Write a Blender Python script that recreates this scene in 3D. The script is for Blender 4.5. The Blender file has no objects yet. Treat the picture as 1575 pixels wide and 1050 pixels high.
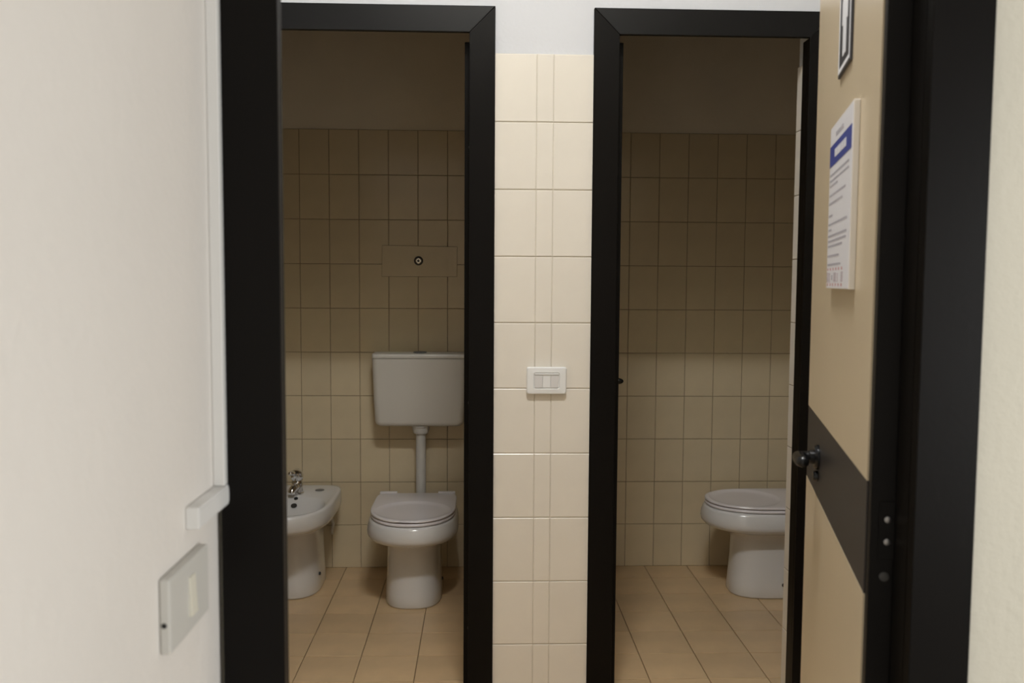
import bpy, bmesh, math, random
from mathutils import Vector, Matrix
random.seed(7)
C = bpy.context.scene.collection
SC = bpy.context.scene
PI = math.pi

# ------------------------------------------------------------------ camera
def make_camera():
    cd = bpy.data.cameras.new('camera'); co = bpy.data.objects.new('camera', cd); C.objects.link(co)
    f, yaw, pitch, roll = 1344.68, .035, -.0684, .006
    fw = Vector((math.sin(yaw)*math.cos(pitch), math.cos(yaw)*math.cos(pitch), math.sin(pitch)))
    r0 = Vector((math.cos(yaw), -math.sin(yaw), 0)); u0 = r0.cross(fw)
    r = math.cos(roll)*r0 + math.sin(roll)*u0
    u = -math.sin(roll)*r0 + math.cos(roll)*u0
    m = Matrix((r, u, -fw)).transposed().to_4x4(); m.translation = Vector((-.0094, -2.6453, 1.3248))
    co.matrix_world = m
    cd.sensor_fit = 'HORIZONTAL'; cd.sensor_width = 36; cd.lens = f/1575*36; cd.clip_start = .01
    cd.dof.use_dof = True; cd.dof.focus_distance = 3.3; cd.dof.aperture_fstop = 6.5
    SC.camera = co
make_camera()

# ------------------------------------------------------------------ world, lights, exposure
w = bpy.data.worlds.new('world'); SC.world = w; w.use_nodes = True
w.node_tree.nodes['Background'].inputs[0].default_value = (.9, .93, 1, 1)
w.node_tree.nodes['Background'].inputs[1].default_value = 0.0
SC.view_settings.view_transform = 'Standard'; SC.view_settings.look = 'None'
SC.view_settings.gamma = 1; SC.view_settings.use_curve_mapping = False
SC.view_settings.exposure = 0.0

LAMP_WC = (.08, -1.38, 3.17)      # tube lamp with diffuser on the washroom ceiling
HALL_LIGHT = (2.20, -3.00, 1.20)           # centre of the added hall light and its unseen window frame
def area_light(name, loc, sx, sy, watts, col):
    ld = bpy.data.lights.new(name, 'AREA'); ld.shape = 'RECTANGLE'; ld.size = sx; ld.size_y = sy; ld.energy = watts; ld.color = col
    o = bpy.data.objects.new(name, ld); C.objects.link(o); o.location = loc
    return o
area_light('washroom_lamp_light', LAMP_WC, .46, .13, 41, (.98, .99, 1))
wl_ = area_light('hall_added_light', (HALL_LIGHT[0]-.06, HALL_LIGHT[1], HALL_LIGHT[2]), 1.30, 1.35, 40, (.97, .985, 1))  # area light added to brighten the hall walls
wl_.rotation_euler = (0, PI/2, 0)

# ------------------------------------------------------------------ materials
def mat(name, col, rough=.5, metal=0, spec=.5, noise=0, nscale=8, bump=0, bscale=60, coat=0, vary=0, emit=None):
    m = bpy.data.materials.new(name); m.use_nodes = True
    nt = m.node_tree; b = nt.nodes['Principled BSDF']
    b.inputs['Roughness'].default_value = rough; b.inputs['Metallic'].default_value = metal
    b.inputs['Specular IOR Level'].default_value = spec; b.inputs['Coat Weight'].default_value = coat
    tc = nt.nodes.new('ShaderNodeTexCoord')
    last = None
    if noise or vary:
        last = nt.nodes.new('ShaderNodeRGB'); last.outputs[0].default_value = (*col, 1); last = last.outputs[0]
        if noise:
            n = nt.nodes.new('ShaderNodeTexNoise'); n.inputs['Scale'].default_value = nscale; n.inputs['Detail'].default_value = 4
            nt.links.new(tc.outputs['Object'], n.inputs['Vector'])
            mr = nt.nodes.new('ShaderNodeMapRange'); mr.inputs['To Min'].default_value = 1-noise; mr.inputs['To Max'].default_value = 1+noise
            mr.inputs['From Min'].default_value = .3; mr.inputs['From Max'].default_value = .7
            nt.links.new(n.outputs['Fac'], mr.inputs['Value'])
            hv = nt.nodes.new('ShaderNodeHueSaturation'); nt.links.new(last, hv.inputs['Color']); nt.links.new(mr.outputs[0], hv.inputs['Value']); last = hv.outputs[0]
        if vary:
            oi = nt.nodes.new('ShaderNodeObjectInfo')
            mr = nt.nodes.new('ShaderNodeMapRange'); mr.inputs['To Min'].default_value = 1-vary; mr.inputs['To Max'].default_value = 1+vary
            nt.links.new(oi.outputs['Random'], mr.inputs['Value'])
            hv = nt.nodes.new('ShaderNodeHueSaturation'); nt.links.new(last, hv.inputs['Color']); nt.links.new(mr.outputs[0], hv.inputs['Value']); last = hv.outputs[0]
        nt.links.new(last, b.inputs['Base Color'])
    else:
        b.inputs['Base Color'].default_value = (*col, 1)
    if bump:
        n = nt.nodes.new('ShaderNodeTexNoise'); n.inputs['Scale'].default_value = bscale; n.inputs['Detail'].default_value = 3
        nt.links.new(tc.outputs['Object'], n.inputs['Vector'])
        bp = nt.nodes.new('ShaderNodeBump'); bp.inputs['Strength'].default_value = bump; bp.inputs['Distance'].default_value = .01
        nt.links.new(n.outputs['Fac'], bp.inputs['Height']); nt.links.new(bp.outputs[0], b.inputs['Normal'])
    if emit:
        b.inputs['Emission Color'].default_value = (*emit[0], 1); b.inputs['Emission Strength'].default_value = emit[1]
    return m

def tile_texture_mat(name, col, grout, axis, tw, th):
    """tiled walls that the photograph does not show: courses in the material"""
    m = bpy.data.materials.new(name); m.use_nodes = True; nt = m.node_tree; b = nt.nodes['Principled BSDF']
    b.inputs['Roughness'].default_value = .25
    g = nt.nodes.new('ShaderNodeNewGeometry'); s = nt.nodes.new('ShaderNodeSeparateXYZ'); c = nt.nodes.new('ShaderNodeCombineXYZ')
    nt.links.new(g.outputs['Position'], s.inputs[0])
    nt.links.new(s.outputs['XYZ'.index(axis[0])], c.inputs[0]); nt.links.new(s.outputs['XYZ'.index(axis[1])], c.inputs[1])
    br = nt.nodes.new('ShaderNodeTexBrick'); br.offset = 0; br.squash = 1
    br.inputs['Color1'].default_value = (*col, 1); br.inputs['Color2'].default_value = (*[x*.97 for x in col], 1); br.inputs['Mortar'].default_value = (*grout, 1)
    br.inputs['Scale'].default_value = 1; br.inputs['Mortar Size'].default_value = .0015; br.inputs['Brick Width'].default_value = tw; br.inputs['Row Height'].default_value = th
    nt.links.new(c.outputs[0], br.inputs['Vector']); nt.links.new(br.outputs['Color'], b.inputs['Base Color'])
    return m

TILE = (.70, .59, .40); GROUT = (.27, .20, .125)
M = dict(
    plaster=mat('white_plaster', (.655, .66, .685), .8, noise=.02, nscale=4, bump=.08, bscale=90),
    cabin_plaster=mat('cream_plaster', (.86, .78, .64), .8, noise=.03, nscale=5, bump=.08, bscale=90),
    hall_plaster=mat('hall_wall_paint', (.77, .73, .675), .75, noise=.02, nscale=3, bump=.12, bscale=70),
    hall_cream=mat('hall_cream_paint', (.655, .62, .515), .75, noise=.02, nscale=3, bump=.12, bscale=70),
    ceiling=mat('ceiling_paint', (.85, .84, .82), .85, noise=.01, nscale=3),
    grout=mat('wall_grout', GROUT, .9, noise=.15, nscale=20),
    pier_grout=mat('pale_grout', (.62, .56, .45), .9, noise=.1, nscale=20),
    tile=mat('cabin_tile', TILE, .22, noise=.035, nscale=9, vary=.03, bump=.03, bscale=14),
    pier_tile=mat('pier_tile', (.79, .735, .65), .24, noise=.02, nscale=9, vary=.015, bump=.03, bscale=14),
    floor_tile=mat('floor_tile', (.67, .48, .275), .33, noise=.09, nscale=7, vary=.05, bump=.03, bscale=30),
    floor_grout=mat('floor_grout', (.22, .14, .075), .9),
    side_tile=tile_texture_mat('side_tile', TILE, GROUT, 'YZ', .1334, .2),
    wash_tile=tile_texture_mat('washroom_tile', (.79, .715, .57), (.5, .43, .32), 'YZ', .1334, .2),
    wash_tile_x=tile_texture_mat('washroom_tile_back', (.79, .715, .57), (.5, .43, .32), 'XZ', .1334, .2),
    hall_floor=tile_texture_mat('hall_floor_tile', (.42, .385, .33), (.2, .17, .14), 'XY', .3, .3),
    black=mat('black_lacquer', (.0045, .0036, .0030), .37, spec=.12, noise=.1, nscale=5, bump=.02, bscale=120),
    black_sheen=mat('black_lacquer_head_sheen', (.0040, .0036, .0034), .40, spec=.24, noise=.1, nscale=5),  # copy of the lacquer with raised specular, brightens lamp sheen on frame heads
    black_band=mat('black_laminate', (.026, .021, .019), .42, spec=.5),
    beige=mat('beige_laminate', (.63, .52, .36), .28, noise=.02, nscale=4),
    handle=mat('black_handle', (.007, .007, .0075), .26, spec=.35),
    steel=mat('steel_screw', (.30, .29, .28), .38, metal=1),
    chrome=mat('chrome', (.78, .78, .78), .08, metal=1),
    ceramic=mat('white_ceramic', (.78, .765, .745), .12, coat=.3),
    seat=mat('toilet_seat_plastic', (.86, .815, .82), .25),
    cistern=mat('cistern_plastic', (.73, .70, .635), .32),
    pvc=mat('pipe_plastic', (.72, .70, .65), .35),
    dark=mat('dark_plastic', (.035, .033, .03), .5),
    hole=mat('dark_hole', (.012, .011, .010), .8),
    grey=mat('grey_plastic', (.17, .165, .16), .5),
    white_plastic=mat('white_plastic', (.82, .82, .81), .35),
    key=mat('switch_key', (.70, .685, .68), .4),
    ivory=mat('ivory_plastic', (.60, .585, .54), .45),
    ivory_key=mat('ivory_key', (.74, .71, .60), .4),
    raceway=mat('raceway_plastic', (.78, .77, .74), .4),
    paper=mat('notice_print', (.80, .79, .82), .35),
    foam=mat('notice_edge', (.74, .69, .62), .6),
    blue=mat('notice_blue', (.035, .055, .28), .4),
    ink=mat('notice_ink', (.36, .34, .38), .6),
    ink_light=mat('notice_light_ink', (.46, .40, .43), .6),
    red=mat('notice_red', (.45, .16, .17), .6),
    sign_black=mat('sign_black', (.03, .028, .032), .4),
    sign_white=mat('sign_white', (.78, .78, .80), .45),
    glass=mat('window_glass', (.6, .65, .7), .1),
)

# ------------------------------------------------------------------ helpers
def link(name, me, m=None, parent=None, loc=None, rot=None, smooth=False):
    o = bpy.data.objects.new(name, me); C.objects.link(o)
    if m is not None and me is not None and len(me.materials) == 0: me.materials.append(M[m])
    if parent: o.parent = parent
    if loc is not None: o.location = loc
    if rot is not None: o.rotation_euler = rot
    if smooth:
        for p in me.polygons: p.use_smooth = True
    return o
def bm_mesh(bm, name='mesh'):
    bmesh.ops.recalc_face_normals(bm, faces=bm.faces)
    me = bpy.data.meshes.new(name); bm.to_mesh(me); bm.free(); return me
def add_box(bm, x0, x1, y0, y1, z0, z1):
    v = [bm.verts.new(p) for p in ((x0,y0,z0),(x1,y0,z0),(x1,y1,z0),(x0,y1,z0),(x0,y0,z1),(x1,y0,z1),(x1,y1,z1),(x0,y1,z1))]
    for f in ((0,3,2,1),(4,5,6,7),(0,1,5,4),(1,2,6,5),(2,3,7,6),(3,0,4,7)): bm.faces.new([v[i] for i in f])
def box(name, x0, x1, y0, y1, z0, z1, m, parent=None, bevel=0, seg=2):
    bm = bmesh.new(); add_box(bm, x0, x1, y0, y1, z0, z1)
    if bevel: bmesh.ops.bevel(bm, geom=list(bm.edges), offset=bevel, segments=seg, affect='EDGES', profile=.5)
    return link(name, bm_mesh(bm, name), m, parent)
def boxes(name, lst, m, parent=None):
    bm = bmesh.new()
    for b in lst: add_box(bm, *b)
    return link(name, bm_mesh(bm, name), m, parent)
def prism(name, pts, a0, a1, axis, m, parent=None, bevel=0):
    """polygon extruded along an axis: pts are the two other coordinates in xyz order"""
    bm = bmesh.new()
    def P(p, a):
        q = list(p); q.insert(axis, a); return q
    v0 = [bm.verts.new(P(p, a0)) for p in pts]; v1 = [bm.verts.new(P(p, a1)) for p in pts]
    n = len(pts); bm.faces.new(v0); bm.faces.new(v1[::-1])
    for i in range(n): bm.faces.new((v0[i], v0[(i+1) % n], v1[(i+1) % n], v1[i]))
    if bevel: bmesh.ops.bevel(bm, geom=list(bm.edges), offset=bevel, segments=2, affect='EDGES', profile=.5)
    return link(name, bm_mesh(bm, name), m, parent)
def loft(name, rings, m, parent=None, cap0=True, cap1=True, smooth=True, sharp=None):
    bm = bmesh.new(); R = [[bm.verts.new(p) for p in r] for r in rings]; n = len(rings[0])
    for a, b in zip(R, R[1:]):
        for i in range(n): bm.faces.new((a[i], a[(i+1) % n], b[(i+1) % n], b[i]))
    if cap0: bm.faces.new(R[0][::-1])
    if cap1: bm.faces.new(R[-1])
    o = link(name, bm_mesh(bm, name), m, parent, smooth=smooth)
    if sharp:
        es = o.modifiers.new('edge_split', 'EDGE_SPLIT'); es.split_angle = math.radians(sharp)
    return o
def ring(cx, cy, z, r, n=24, axis='z'):
    out = []
    for i in range(n):
        a = 2*PI*i/n; c, s = r*math.cos(a), r*math.sin(a)
        out.append({'z': (cx+c, cy+s, z), 'y': (cx+c, z, cy+s), 'x': (z, cx+c, cy+s)}[axis])
    return out
def lathe(name, prof, m, parent=None, axis='z', c=(0, 0), n=24, sharp=35):
    """prof: (radius, height along the axis)"""
    return loft(name, [ring(c[0], c[1], h, r, n, axis) for r, h in prof], m, parent, sharp=sharp)
def tube(name, pts, r, m, parent=None, n=12):
    bm = bmesh.new(); P = [Vector(p) for p in pts]; rs = r if isinstance(r, (list, tuple)) else [r]*len(P)
    t0 = (P[1]-P[0]).normalized(); up = Vector((0, 0, 1)) if abs(t0.z) < .9 else Vector((1, 0, 0))
    nrm = (up - t0*up.dot(t0)).normalized(); R = []
    for i, p in enumerate(P):
        t = (P[min(i+1, len(P)-1)]-P[max(i-1, 0)]).normalized()
        nrm = (nrm - t*nrm.dot(t)).normalized(); bn = t.cross(nrm)
        R.append([bm.verts.new(p + rs[i]*(math.cos(2*PI*k/n)*nrm + math.sin(2*PI*k/n)*bn)) for k in range(n)])
    for a, b in zip(R, R[1:]):
        for i in range(n): bm.faces.new((a[i], a[(i+1) % n], b[(i+1) % n], b[i]))
    bm.faces.new(R[0][::-1]); bm.faces.new(R[-1])
    return link(name, bm_mesh(bm, name), m, parent, smooth=True)
def tag(o, label, cat, group=None, kind=None):
    o['label'] = label; o['category'] = cat
    if group: o['group'] = group
    if kind: o['kind'] = kind
    return o
def thing(name, label, cat, loc=(0, 0, 0), rz=0, group=None, kind=None):
    o = bpy.data.objects.new(name, None); o.empty_display_size = .05; C.objects.link(o); o.location = loc; o.rotation_euler = (0, 0, rz)
    return tag(o, label, cat, group, kind)

TILE_CACHE = {}
def tile_mesh(w, h, t, bev, m):
    k = (round(w, 4), round(h, 4), t, bev, m)
    if k not in TILE_CACHE:
        bm = bmesh.new(); a, b = w/2, h/2
        def rg(y, e): return [bm.verts.new(p) for p in ((-a+e, y, -b+e), (a-e, y, -b+e), (a-e, y, b-e), (-a+e, y, b-e))]
        R = [rg(0, 0), rg(-t+bev*.7, 0), rg(-t, bev)]
        for p, q in zip(R, R[1:]):
            for i in range(4): bm.faces.new((p[i], p[(i+1) % 4], q[(i+1) % 4], q[i]))
        bm.faces.new(R[-1])
        me = bm_mesh(bm, 'tile'); me.materials.append(M[m]); TILE_CACHE[k] = me
    return TILE_CACHE[k]
def place_tile(parent, c, w, h, rot, m, t=.008, joint=.0022, bev=.0016, hjoint=None):
    me = tile_mesh(w-joint, h-(hjoint or joint), t, bev, m)
    j = lambda s: random.uniform(-s, s)
    o = bpy.data.objects.new('tile', me); C.objects.link(o); o.parent = parent; o.location = c
    o.rotation_euler = (rot[0]+j(.0012), rot[1], rot[2]+j(.0012))
def cuts(a, b, x0, w):
    """tile edges between a and b on a grid that passes through x0"""
    k = math.ceil((a-x0)/w + 1e-6); out = [a]
    while x0+k*w < b-1e-6: out.append(x0+k*w); k += 1
    out.append(b); r = [out[0]]
    for v in out[1:]:
        if v-r[-1] > .012: r.append(v)
    r[-1] = b
    return r

# ------------------------------------------------------------------ measures
D = 1.345                      # cabin depth (tile face)
H = 3.25                       # washroom and cabin ceilings
FT = .122                      # thickness of the cabin front wall
LX0, LX1 = -1.13, .12          # left cabin
RX0, RX1 = .22, 1.60           # right cabin
OL = (-.632, -.048)            # left door opening in the frames
OR = (.398, .970)              # right door opening
HEAD = 2.058                   # underside of the frame heads
CW = .0765                     # casing width
WX0, WX1 = -1.13, 1.60         # washroom
NY = -1.60                     # hall face of the near wall
NT = .085                      # its thickness
HL = -.322                     # hall left wall
NOP = (-.2440, .518)            # near opening between the jambs

# ------------------------------------------------------------------ structure
fl = box('floor', WX0, WX1, NY+NT, D+.02, -.06, -.006, 'floor_grout'); tag(fl, 'beige ceramic tiled floor of the cabins and the washroom', 'floor', kind='structure')
for a, b, gx in ((LX0, LX1+.05, -.63), (LX1+.05, RX1, .557)):
    xs = cuts(a, b, gx, .2); ys = cuts(NY+NT, D+.005, .182, .2)
    for i in range(len(xs)-1):
        for k in range(len(ys)-1):
            place_tile(fl, ((xs[i]+xs[i+1])/2, (ys[k]+ys[k+1])/2, -.008), xs[i+1]-xs[i], ys[k+1]-ys[k], (-PI/2, 0, 0), 'floor_tile', joint=.0028, bev=.001)
o = box('floor_hall', HL-.05, 2.2, -4.3, NY+NT, -.06, 0, 'hall_floor'); tag(o, 'tiled floor of the hall this side of the open door', 'floor', kind='structure')

def tiled_back(name, x0, x1, gx, tw, label):
    wl = box(name, x0, x1, D+.006, D+.1, 0, H, 'cabin_plaster'); tag(wl, label, 'wall', kind='structure')
    box('grout_bed', x0, x1, D+.0035, D+.0062, 0, 2.0, 'grout', wl)
    xs = cuts(x0, x1, gx, tw)
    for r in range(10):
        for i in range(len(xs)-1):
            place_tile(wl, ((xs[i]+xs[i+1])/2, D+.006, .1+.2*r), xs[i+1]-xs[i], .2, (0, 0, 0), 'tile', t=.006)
    return wl
tiled_back('wall_back_left', LX0, LX1, -.8285, .1328, 'beige tiled back wall behind the bidet and the toilet with the cistern')
tiled_back('wall_back_right', RX0, RX1, .6640, .1330, 'beige tiled back wall of the right cabin, plaster above')

def side(name, x0, x1, y0, y1, label, tm='side_tile', pm='cabin_plaster', h=H):
    o = box(name, x0, x1, y0, y1, 2.0, h, pm); tag(o, label, 'wall', kind='structure')
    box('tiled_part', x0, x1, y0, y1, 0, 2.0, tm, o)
side('wall_left', LX0-.1, LX0, FT, D+.1, 'tiled outer side wall of the left cabin')
side('wall_partition', LX1, RX0, FT, D+.1, 'tiled partition between the two cabins')
side('wall_right', RX1, RX1+.1, FT, D+.1, 'tiled outer side wall of the right cabin')
side('wall_washroom_left', WX0-.1, WX0, NY+NT, FT, 'tiled left wall of the washroom', 'wash_tile', 'plaster')
side('wall_washroom_right', WX1, WX1+.1, NY+NT, FT, 'tiled right wall of the washroom', 'wash_tile', 'plaster')

# front wall of the cabins with two openings (a little wider than the frames)
RV = .016
wf = boxes('wall_front', [(WX0, OL[0]-RV, .008, FT, 0, H), (OL[1]+RV, OR[0]-RV, .008, FT, 0, H), (OR[1]+RV, WX1, .008, FT, 0, H),
                          (OL[0]-RV, OL[1]+RV, .008, FT, HEAD+.05, H), (OR[0]-RV, OR[1]+RV, .008, FT, HEAD+.05, H)], 'plaster')
tag(wf, 'white plastered front wall of the two cabins with a narrow cream tiled pier', 'wall', kind='structure')
boxes('grout_bed', [(WX0, OL[0]-RV-.001, .003, .0079, 0, 2.0), (OL[1]+RV+.001, OR[0]-RV-.001, .003, .0079, 0, 2.0), (OR[1]+RV+.001, WX1, .003, .0079, 0, 2.0)], 'pier_grout', wf)
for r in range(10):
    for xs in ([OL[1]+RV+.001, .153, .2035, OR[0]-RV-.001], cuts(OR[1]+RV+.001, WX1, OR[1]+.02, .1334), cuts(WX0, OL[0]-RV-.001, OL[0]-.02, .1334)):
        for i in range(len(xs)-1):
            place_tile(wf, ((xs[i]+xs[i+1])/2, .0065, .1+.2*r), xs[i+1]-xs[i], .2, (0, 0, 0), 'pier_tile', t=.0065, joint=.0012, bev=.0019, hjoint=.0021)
# tiled reveal on the right of the right opening, behind the frame
box('grout_bed', OR[1]+RV-.004, OR[1]+RV-.0001, .052, FT, 0, 2.0, 'grout', wf)
for r in range(10):
    place_tile(wf, (OR[1]+RV, (.05+FT)/2, .1+.2*r), FT-.05, .2, (0, 0, -PI/2), 'pier_tile', t=.006)

o = box('ceiling', WX0-.1, WX1+.1, NY+NT, D+.1, H, H+.1, 'ceiling'); tag(o, 'white ceiling over washroom and cabins', 'ceiling', kind='structure')

# near wall between hall and washroom, hall walls
NH = 2.06
wn = boxes('wall_near', [(HL-.1, NOP[0]-.05, NY, NY+NT, 0, H), (NOP[1]+.012, 2.2, NY, NY+NT, 0, H), (NOP[0]-.05, NOP[1]+.012, NY, NY+NT, NH+.05, H)], 'hall_cream')
tag(wn, 'cream painted hall wall at the right of the open door', 'wall', kind='structure')
boxes('washroom_lining', [(WX0, NOP[0]-.05, NY+NT-.0005, NY+NT+.006, 0, 2.0), (NOP[1]+.09, WX1, NY+NT-.0005, NY+NT+.006, 0, 2.0)], 'wash_tile_x', wn)
boxes('washroom_wall_end', [(WX0-.1, HL-.1, NY, NY+NT, 0, H)], 'plaster', wn)
o = box('wall_hall_left', HL-.1, HL, -4.3, NY, 0, 2.8, 'hall_plaster'); tag(o, 'off-white hall wall at the left with switch and cable raceway', 'wall', kind='structure')
o = box('wall_hall_right', 2.2, 2.3, -4.3, NY+NT, 0, 2.8, 'hall_plaster'); tag(o, 'off-white hall wall at the far right', 'wall', kind='structure')
o = box('wall_hall_back', HL-.1, 2.3, -4.4, -4.3, 0, 2.8, 'hall_plaster'); tag(o, 'off-white hall wall behind the photographer', 'wall', kind='structure')
o = box('ceiling_hall', HL-.1, 2.3, -4.4, NY, 2.8, 2.9, 'plaster'); tag(o, 'white ceiling of the hall', 'ceiling', kind='structure')

# ------------------------------------------------------------------ door frames
def frame(name, label, x0, x1, yf, depth, head, cw, face=.012, cwl=None, dl=None):
    """casing proud of the wall face at yf, mitred at the top corners; jambs behind it"""
    t = thing(name, label, 'door frame', ((x0+x1)/2, yf, 0), kind='structure')
    a, b = x0-(x0+x1)/2, x1-(x0+x1)/2; g = .0004; wl = cwl or cw
    y0, y1 = -face, -.0002
    prism('casing_stile', [(a-wl, 0), (a, 0), (a, head), (a-wl, head+cw-g)], y0, y1, 1, 'black', t, .0012)
    prism('casing_stile', [(b, 0), (b+cw, 0), (b+cw, head+cw-g), (b, head)], y0, y1, 1, 'black', t, .0012)
    prism('casing_head', [(a, head+g), (b, head+g), (b+cw-g, head+cw), (a-wl+g, head+cw)], y0, y1, 1, 'black_sheen', t, .0012)
    box('jamb', a-.012, a, -.0001, dl or depth, 0, head, 'black', t)
    box('jamb', b, b+.012, -.0001, depth, 0, head, 'black', t)
    box('jamb_head', a-.012, b+.012, -.0001, depth, head+.016, head+.028, 'black', t)
    return t
frame('trim_1', 'black mitred door frame of the left cabin, in front of toilet and bidet', OL[0], OL[1], .008, .042, HEAD, CW, .016)
frame('trim_2', 'black mitred door frame of the right cabin', OR[0], OR[1], .008, .042, HEAD, CW, .016)
frame('trim_3', 'large black frame of the open door, nearest the camera', NOP[0], NOP[1], NY, .032, NH, .0755, .016, cwl=.0725, dl=.006)

# ------------------------------------------------------------------ doors: hinge at the origin, leaf along +y, thickness towards -s*x
def lever(name, parent, x, y, z, s, out=1):
    """lever handle on the face at x, looking towards -s*x; grip runs back to the hinge side"""
    h = lathe(name, [(.024, 0), (.024, .004), (.021, .008), (.012, .009)], 'handle', parent, axis='x', c=(0, 0)); h.location = (x, y, z)
    h.rotation_euler = (0, 0, PI if s > 0 else 0)
    k = -1 if s > 0 else 1          # the rotated handle looks along its own +x
    tube('lever_grip', [(.004, 0, 0), (.020, 0, 0), (.030, k*-.002, 0), (.037, k*-.012, .001), (.038, k*-.05, .003), (.037, k*-.08, .006), (.036, k*-.10, .009)],
         [.0115, .0110, .0115, .0120, .0115, .011, .0095], 'handle', h)
    lathe('collar', [(.0135, .008), (.0135, .016), (.0115, .018), (.0115, .008)], 'handle', h, axis='x')
    lathe('key_cover', [(.010, 0), (.010, .006), (.008, .009), (.002, .009)], 'handle', h, axis='x', c=(0, -.036))
    return h
def door(name, label, piv, rz, s, width, top, z0=.008, th=.04, band=(.912, 1.065), hz=.995, screws=True, hu=None, neck=1):
    t = thing(name, label, 'door', (*piv, z0), rz, kind='structure'); zz = lambda v: v-z0
    xa, xb = (-th, 0) if s > 0 else (0, th)
    box('leaf', xa, xb, 0, width, 0, top-z0, 'black', t, .0012)
    e = .0022; b0 = .022; b1 = width-.012
    for f, d in ((-s*th, -s), (0, s)):
        x_a, x_b = sorted((f, f+d*e))
        box('upper_panel', x_a, x_b, b0, b1, zz(band[1]), top-z0-.012, 'beige', t)
        box('lower_panel', x_a, x_b, b0, b1, .012, zz(band[0]), 'beige', t)
        x_a, x_b = sorted((f, f+d*(e-.0004)))
        box('middle_band', x_a, x_b, b0, b1, zz(band[0])+.0003, zz(band[1])-.0003, 'black_band', t)
    for f, sg in ((-s*(th+e), s), (s*e, -s)):
        lv = lever('handle', t, f, hu or width-.058, zz(hz), sg); lv.scale = (neck, 1, 1)
    if screws:
        for hz_ in (.30, 1.017, 1.80):
            hg = box('hinge', -s*.018-.012, -s*.018+.012, -.0022, .0002, zz(hz_)-.045, zz(hz_)+.03, 'black', t, .0008)
            lathe('knuckle', [(.0055, zz(hz_)-.04), (.006, zz(hz_)-.039), (.006, zz(hz_)+.041), (.0045, zz(hz_)+.045)], 'handle', hg, c=(s*.002, -.005), n=14)
            lathe('screw_cap', [(.006, -.0003), (.006, -.0018), (.004, -.0024), (.001, -.0025)], 'dark', hg, axis='y', c=(-s*.0215, zz(hz_)-.068), n=16)
            for dz in (-.022, .007):
                lathe('screw', [(.0042, -.0020), (.0042, -.0034), (.0022, -.0046), (.0008, -.0048)], 'steel', hg, axis='y', c=(-s*.0195, zz(hz_)+dz), n=14)
    return t
A3 = math.radians(15)
door('door_3', 'beige washroom door standing open at the right, black band across its middle', (.530, -1.566), -A3, 1, .765, 2.05, band=(.917, 1.068), hu=.552)
door('door_1', 'open door leaf of the left cabin, black edge along the frame', (-.0335+.010, .052), -math.radians(6.5), 1, .568, HEAD-.012)
door('door_2', 'open door leaf of the right cabin, black edge along the frame', (.3785, .052), 0, -1, .568, HEAD-.008, hz=.962, neck=1.75)

# ------------------------------------------------------------------ sanitary ware
def dshape(hw, yf, yb, z, n=56, pf=2.2, pb=5.0, split=.46, cx=0):
    """outline of a pan seen from above: round front towards -y, squarish back"""
    ym = yf+(yb-yf)*split; out = []
    for i in range(n):
        a = 2*PI*i/n; c, s = math.cos(a), math.sin(a)
        p = pf if s < 0 else pb; ry = (ym-yf) if s < 0 else (yb-ym)
        out.append((cx+hw*math.copysign(abs(c)**(2/p), c), ym+ry*math.copysign(abs(s)**(2/p), s), z))
    return out
def toilet(name, label, loc, rz):
    t = thing(name, label, 'toilet', loc, rz, 'white toilets in the cabins')
    S = lambda hw, yf, yb, z, **k: dshape(hw, yf, yb, z, **k)
    B = -.152
    pan = loft('pan', [S(.116, -.525, B, .002, pf=2.7), S(.118, -.527, B, .006, pf=2.7), S(.116, -.523, B, .05, pf=2.7), S(.111, -.515, B, .15, pf=2.7), S(.110, -.513, B, .225, pf=2.7), S(.113, -.522, B, .248, pf=2.7), S(.121, -.54, B, .262, pf=2.7),
                 S(.140, -.573, B, .271), S(.164, -.61, B, .279), S(.179, -.632, B, .288), S(.1860, -.642, B, .299), S(.1875, -.645, B, .312), S(.185, -.643, B, .332), S(.179, -.636, B, .352),
                 S(.175, -.631, B, .360), S(.169, -.624, -.154, .3635)], 'ceramic', t)
    for s in (-1, 1):
        lathe('bolt_cap', [(.008, s*.110), (.008, s*.119), (.005, s*.1205), (.001, s*.121)], 'dark', pan, axis='x', c=(-.322, .058), n=14)
    Q = dict(pb=9.0, split=.5)
    loft('seat', [S(.169, -.621, -.170, .3660, **Q), S(.174, -.628, -.166, .3675, **Q), S(.175, -.629, -.165, .3725, **Q), S(.172, -.626, -.166, .3770, **Q), S(.166, -.62, -.17, .3780, **Q)], 'seat', t, sharp=50)
    # lid: thin shell with a dished oval and a thumb notch at the front
    r = [S(.167, -.619, -.172, .3808, **Q), S(.174, -.628, -.164, .3822, **Q), S(.175, -.629, -.163, .3855, **Q), S(.173, -.627, -.165, .3890, **Q), S(.168, -.622, -.169, .3905, **Q)]
    for k in (0, 1):
        r[k] = [(x, y, z+.0060*max(0, 1-((x+.012)/.044)**2) if y < -.5 and abs(x+.012) < .044 else z) for x, y, z in r[k]]
    def oval(a, b, z, cy=-.462, n=56): return [(a*math.cos(2*PI*i/n), cy+b*math.sin(2*PI*i/n), z) for i in range(n)]
    r += [oval(.158, .152, .3910), oval(.154, .148, .3905), oval(.147, .141, .3862), oval(.12, .115, .3840), oval(.07, .07, .3835), oval(.02, .02, .3832)]
    lid = loft('lid', r, 'seat', t, sharp=40)
    for s in (-1, 1):
        box('lid_hinge', s*.128-.038, s*.128+.038, -.172, -.148, .366, .3945, 'seat', lid, .003)
    return t
toilet('toilet', 'white floor-standing toilet with closed lid under the wall cistern', (-.289, D, 0), 0)
toilet('toilet', 'white floor-standing toilet seen from the side in the right cabin', (RX1-.015, 1.022, 0), -PI/2).scale = (1, 1, 1.035)

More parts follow.
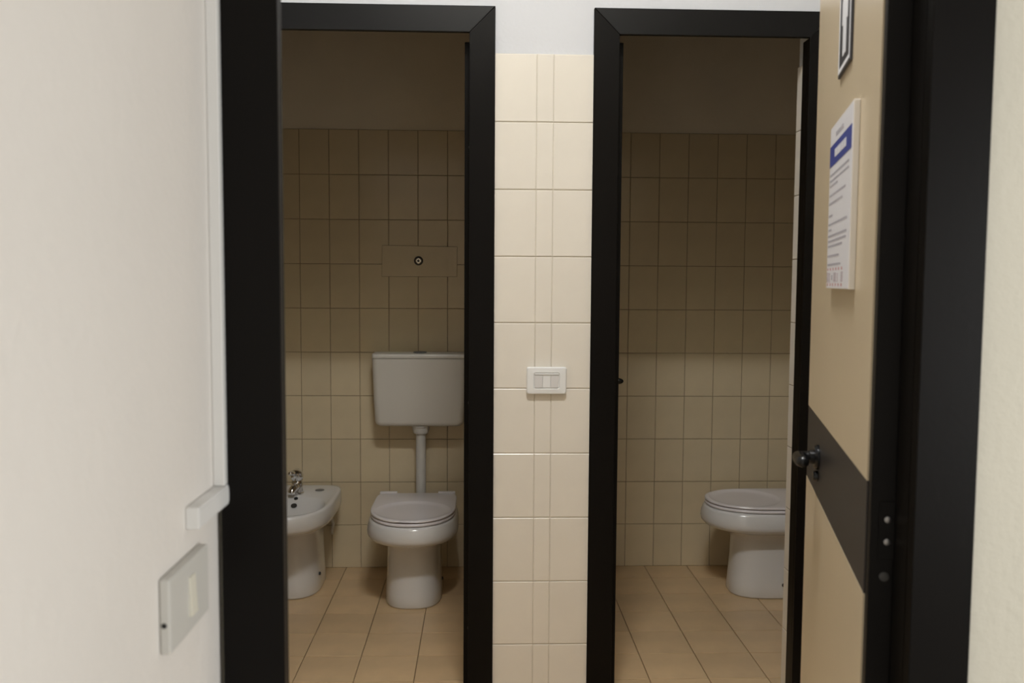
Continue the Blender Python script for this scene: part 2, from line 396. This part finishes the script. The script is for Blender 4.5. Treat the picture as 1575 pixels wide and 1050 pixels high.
def bidet():
    t = thing('bidet', 'white floor-standing bidet at the left edge of the left cabin', 'bidet', (-.805, D, 0), 0)
    S = dshape
    o_ = dict(pf=2.35, pb=6.5, split=.50)
    inner = lambda hw, yf, yb, z: dshape(hw, yf, yb, z, pf=2.1, pb=2.6, split=.52)
    body = loft('basin', [S(.108, -.410, -.09, .002), S(.110, -.412, -.09, .006), S(.107, -.408, -.09, .06), S(.102, -.400, -.09, .18), S(.103, -.405, -.09, .26), S(.115, -.44, -.09, .288),
                   S(.140, -.51, -.07, .304, **o_), S(.163, -.575, -.056, .316, **o_), S(.174, -.598, -.05, .328, **o_), S(.1775, -.607, -.046, .342, **o_), S(.1775, -.610, -.045, .365, **o_),
                   S(.1765, -.610, -.045, .390, **o_), S(.174, -.607, -.047, .3965, **o_), S(.169, -.602, -.05, .3995, **o_), S(.162, -.594, -.06, .400, **o_),
                   inner(.150, -.580, -.255, .3985), inner(.146, -.574, -.262, .395), inner(.141, -.563, -.29, .381), inner(.132, -.545, -.325, .362), inner(.11, -.51, -.36, .345), inner(.06, -.46, -.39, .338), inner(.01, -.43, -.42, .335)], 'ceramic', t)
    lathe('bolt_cap', [(.007, .105), (.007, .111), (.004, .1125), (.001, .113)], 'dark', body, axis='x', c=(-.30, .075), n=14)
    for nm, r_, y_, z_, m_ in (('drain', .0125, -.313, .3725, 'dark'), ('overflow', .0085, -.270, .3920, 'hole')):
        h = lathe(nm, [(r_, -.001), (r_, .0022), (r_*.8, .0030), (r_*.2, .0032)], m_, t, n=20); h.location = (.004, y_, z_); h.rotation_euler = (math.radians(25), 0, 0)
    lathe('plug_cap', [(.020, .3985), (.020, .4012), (.018, .4022), (.003, .4024)], 'grey', t, c=(.083, -.150), n=24)
    f = thing('tap', '', ''); del f['label']; del f['category']; f.parent = t; f.location = (-.002, -.212, .400)
    lathe('tap_base', [(.028, 0), (.028, .005), (.0245, .008), (.0235, .03), (.024, .052), (.022, .060)], 'chrome', f, n=28)
    tube('spout', [(0, -.008, .034), (-.004, -.030, .036), (-.009, -.046, .030), (-.013, -.056, .018), (-.014, -.060, .008)], [.019, .0175, .016, .0145, .0135], 'chrome', f, n=20)
    c = lathe('lever_cap', [(.022, 0), (.0265, .006), (.0275, .020), (.024, .036), (.014, .044), (.004, .046)], 'chrome', f, n=28); c.location = (0, 0, .064); c.rotation_euler = (math.radians(14), 0, 0)
    tube('lever', [(-.004, -.012, .090), (-.012, -.034, .096), (-.018, -.048, .099), (-.021, -.056, .099)], [.011, .010, .009, .007], 'chrome', f, n=14)
    tube('supply_hose', [(.075, -.095, .31), (.118, -.085, .27), (.128, -.07, .225), (.118, -.045, .185), (.112, -.012, .165)], .0065, 'pvc', t)
    tube('drain_pipe', [(.05, -.10, .24), (.09, -.065, .235), (.095, -.012, .235)], .017, 'dark', t)
    return t
bidet()

def rrect(hx, y0, y1, z, r, n=6):
    """rounded rectangle, rounded more at the front"""
    out = []
    for cx, cy, a0 in ((hx-r, y1-.004, 0), (-hx+r, y1-.004, PI/2), (-hx+r, y0+r, PI), (hx-r, y0+r, 1.5*PI)):
        rr = r if a0 >= PI else .004
        for i in range(n+1):
            a = a0+PI/2*i/n; out.append((cx+(rr if a0 >= PI else (r if False else .004))*math.cos(a) + ((r-.004)*(1 if math.cos(a0+PI/4) > 0 else -1) if a0 < PI else 0), cy+rr*math.sin(a), z))
    return out
def cistern():
    t = thing('cistern', 'white plastic wall cistern with flush pipe above the left toilet', 'cistern', (-.284, D-.001, .68), 0)
    y0 = -.142; z = lambda v: v-.68
    loft('tank', [rrect(.160, -.115, 0, z(.680), .02), rrect(.181, -.128, 0, z(.682), .024), rrect(.192, -.137, 0, z(.690), .027), rrect(.197, -.140, 0, z(.703), .028), rrect(.2025, y0, 0, z(.80), .028), rrect(.2085, y0-.002, 0, z(.9815), .028), rrect(.2065, y0, 0, z(.9825), .028)], 'cistern', t, sharp=40)
    loft('tank_lid', [rrect(.2085, y0-.002, 0, z(.9842), .028), rrect(.2105, y0-.0035, 0, z(.986), .03), rrect(.2105, y0-.0035, 0, z(.998), .03), rrect(.208, y0-.001, 0, z(1.0025), .03), rrect(.185, y0+.02, -.01, z(1.004), .03)], 'cistern', t, sharp=40)
    lathe('flush_button', [(.030, z(1.003)), (.030, z(1.008)), (.026, z(1.010)), (.003, z(1.0105))], 'grey', t, c=(0, -.075), n=28)
    p = lathe('flush_pipe', [(.026, z(.655)), (.0225, z(.640)), (.0225, z(.42)), (.0225, z(.345))], 'pvc', t, c=(.004, -.085), n=28)
    lathe('pipe_collar', [(.043, z(.6805)), (.043, z(.675)), (.038, z(.6735)), (.0375, z(.655)), (.033, z(.645)), (.0235, z(.640))], 'pvc', p, c=(.004, -.085), n=28)
    tube('pipe_elbow', [(.004, -.085, z(.36)), (.004, -.086, z(.335)), (.004, -.098, z(.315)), (.004, -.1465, z(.31))], .0215, 'pvc', p, n=20)
cistern()

# blanking panel where an old fitting was taken out, with its bolt
cp = prism('blanking_panel', [(-.170, -.0685), (.169, -.0675), (.170, .0665), (-.167, .0715)], -.0052, -.0005, 1, 'tile', None, .0012)
cp.location = (-.291, D, 1.413); tag(cp, 'beige blanking panel with a metal bolt on the tiles above the cistern', 'panel')
prism('edge_shade', [(-.1711, -.0696), (.1701, -.0686), (.1711, .0676), (-.1681, .0726)], -.0022, -.0006, 1, 'grout', cp)  # dark rim behind the panel, stands in for its edge shadow
b = lathe('bolt', [(.0205, -.0045), (.0205, -.009), (.017, -.012), (.0165, -.0135)], 'dark', cp, axis='y', c=(-.004, .003), n=24)
lathe('bolt_ring', [(.0135, -.0136), (.0135, -.0165), (.010, -.018), (.0095, -.0165), (.0075, -.0165)], 'chrome', b, axis='y', c=(-.004, .003), n=24)
lathe('bolt_pin', [(.0065, -.0140), (.0065, -.019), (.0045, -.0205), (.001, -.0206)], 'grey', b, axis='y', c=(-.004, .003), n=18)

# ------------------------------------------------------------------ switches and raceway
def wall_switch():
    t = thing('light_switch', 'white light switch with two grey keys on the tiled pier between the doors', 'switch', (.1885, -.0005, 1.0255))
    # plate: a rounded frame sloping up to the insert
    def rr(hx, hz, y, r=.006, n=4):
        out = []
        for sx, sz, a0 in ((1, 1, 0), (-1, 1, PI/2), (-1, -1, PI), (1, -1, 1.5*PI)):
            for i in range(n+1):
                a = a0+PI/2*i/n; out.append((sx*(hx-r)+r*math.cos(a), y, sz*(hz-r)+r*math.sin(a)))
        return out
    loft('plate', [rr(.058, .039, 0), rr(.0603, .0412, -.002), rr(.0603, .0412, -.0115), rr(.0575, .0385, -.0150), rr(.040, .0255, -.0162), rr(.0375, .0235, -.0130), rr(.0365, .0225, -.0130)], 'white_plastic', t, sharp=30)
    for x0, x1, m in ((-.0365, -.0125, 'key'), (-.0120, .0115, 'white_plastic'), (.0120, .0365, 'key')):
        box('key', x0, x1, -.0160 if m == 'key' else -.0153, -.0120, -.0215, .0175, m, t, .0012)
    box('label_strip', -.0365, .0365, -.0175, -.0120, .0180, .0222, 'white_plastic', t, .0008)
wall_switch()

def hall_switch():
    t = thing('light_switch', 'square-edged ivory light switch with one rocker on the left wall, near the camera', 'switch', (HL, -1.744, .9965), PI/2)
    # after the turn: local x runs along +Y, local -y looks into the hall (+X)
    box('plate', -.0605, .0605, -.011, -.0003, -.0375, .0375, 'ivory', t, .0022, 2)
    k = prism('rocker', [(-.0152, -.0195), (-.0195, .0195), (-.0112, .0195), (-.0105, -.0195)][:0] or [(-.0105, -.0205), (-.0145, -.0205), (-.0125, .0205), (-.0105, .0205)], -.005, .0125, 0, 'ivory_key', t, .0006)
    lathe('screw_hole', [(.0028, -.0607), (.0026, -.0602), (.0005, -.0601)], 'hole', t, axis='x', c=(-.005, -.008), n=12)
hall_switch()

rw = thing('cable_raceway', 'white plastic cable raceway running down the corner and turning along the left wall', 'raceway', (HL, NY, 0))
box('vertical_trunk', .0002, .0135, -.0270, -.0010, 1.0845, 2.79, 'raceway', rw, .0012)
box('trunk_seam', .0136, .0139, -.0235, -.0215, 1.09, 2.78, 'ivory', rw)
ht = box('horizontal_trunk', .0002, .0145, -.1240, -.0010, 1.0605, 1.0840, 'raceway', rw, .0012)
box('trunk_lid', .0146, .0153, -.1225, -.0020, 1.0640, 1.0805, 'raceway', ht, .0003)

# ------------------------------------------------------------------ notice and restroom sign on the open door
def on_door(u, z, name, label, cat):
    """frame on the washroom side-facing leaf: local x to the right as read, local -y out of the door"""
    off = .04+.0024
    px = .530 + u*math.sin(A3) - off*math.cos(A3); py = -1.566 + u*math.cos(A3) + off*math.sin(A3)
    return thing(name, label, cat, (px, py, z), math.radians(-90)-A3)
# read from the corridor, left is the free edge of the door (large u)
nt = on_door(.3010, 1.453, 'notice_board', 'white notice with blue header and lines of print on the open door', 'notice')
HWN, HHN, TN = .127, .137, .0090
box('board', -HWN, HWN, -TN, 0, -HHN, HHN, 'foam', nt, .001)
box('printed_sheet', -HWN+.0015, HWN-.0015, -TN-.0006, -TN+.0002, -HHN+.0015, HHN-.0015, 'paper', nt)
hd = box('blue_header', -HWN+.003, HWN-.008, -TN-.0011, -TN-.0004, .069, .104, 'blue', nt)
def bars(name, rows, m, parent, y, hgt):
    """a line of print too small to read: word-length strokes"""
    bm = bmesh.new()
    for (x0, x1, zc) in rows:
        x = x0
        while x < x1:
            wd = min(random.uniform(.008, .024), x1-x); add_box(bm, x, x+wd, y-.0003, y, zc-hgt/2, zc+hgt/2); x += wd+.0035
    return link(name, bm_mesh(bm, name), m, parent)
bars('header_lettering', [(-.062, .066, .0865)], 'paper', hd, -TN-.0011, .013)
bars('logo_lettering', [(-.055, .030, .1165)], 'ink', nt, -TN-.0006, .007)
x0 = -HWN+.010
for (xe, zc) in ((.100, .060), (.098, .050), (-.02, .041), (.070, .024), (.040, .010), (-.07, -.012), (.095, -.027), (-.08, -.037), (.095, -.0475), (.09, -.0565), (.05, -.0655), (.02, -.083), (.04, -.098)):
    bars('text_line', [(x0, xe, zc*.955-.003)], 'ink', nt, -TN-.0006, .0034)
for k in range(6):
    for zc in (-.1045, -.1300):
        box('red_dot', x0+.008+k*.033-.0045, x0+.008+k*.033+.0045, -TN-.0009, -TN-.0006, zc-.0022, zc+.0022, 'red', nt)
for (xa, xb, za, zb, m) in ((-.122, -.102, -.135, -.117, 'ink_light'), (-.095, -.080, -.135, -.118, 'ink_light'), (-.062, -.050, -.131, -.122, 'ink'), (-.035, -.005, -.134, -.118, 'ink_light'), (.005, .016, -.134, -.119, 'ink_light'), (.05, .068, -.134, -.117, 'ink_light')):
    box('printed_mark', xa, xb, -TN-.0009, -TN-.0006, za+.0085, zb+.0075, m, nt)

sg = on_door(.336, 1.755, 'restroom_sign', 'black restroom sign with white border and standing figure high on the open door', 'sign')
box('plate', -.068, .068, -.004, 0, -.087, .087, 'sign_black', sg, .0008)
boxes('border', [(-.063, .063, -.0046, -.0039, -.082, -.075), (-.063, .063, -.0046, -.0039, .075, .082), (-.063, -.056, -.0046, -.0039, -.0749, .0749), (.056, .063, -.0046, -.0039, -.0749, .0749)], 'sign_white', sg)
fg = [(-.020, .034), (.020, .034), (.029, .026), (.029, -.010), (.020, -.010), (.018, .018), (.017, -.062), (.003, -.062), (.0015, -.012), (-.0015, -.012), (-.003, -.062), (-.017, -.062), (-.018, .018), (-.020, -.010), (-.029, -.010), (-.029, .026)]
prism('figure_body', fg, -.0046, -.0039, 1, 'sign_white', sg)
lathe('figure_head', [(.0125, -.0039), (.0125, -.0046)], 'sign_white', sg, axis='y', c=(0, .050), n=24)

# ------------------------------------------------------------------ lamps (above the frame of the photograph)
def ceiling_lamp():
    t = thing('ceiling_lamp', 'slim white tube lamp on the washroom ceiling', 'lamp', (LAMP_WC[0], LAMP_WC[1], H))
    box('housing', -.26, .26, -.055, .055, LAMP_WC[2]-H+.004, -.0005, 'white_plastic', t, .006)
    boxes('side_rail', [(-.255, .255, -.052, -.042, LAMP_WC[2]-H-.004, LAMP_WC[2]-H+.0039), (-.255, .255, .042, .052, LAMP_WC[2]-H-.004, LAMP_WC[2]-H+.0039)], 'white_plastic', t)
ceiling_lamp()

# window frame added around the hall light, out of view
wi = thing('added_window_1', 'unseen white window frame added around the hall light, right wall', 'window', HALL_LIGHT, PI/2, kind='structure')
for x0_, x1_, z0_, z1_ in ((-.72, -.66, -.74, .74), (.66, .72, -.74, .74), (-.659, .659, -.74, -.68), (-.659, .659, .68, .74)):
    box('window_frame', x0_, x1_, .001, .05, z0_, z1_, 'white_plastic', wi, .003)
box('pane', -.659, .659, .006, .012, -.679, .679, 'glass', wi)
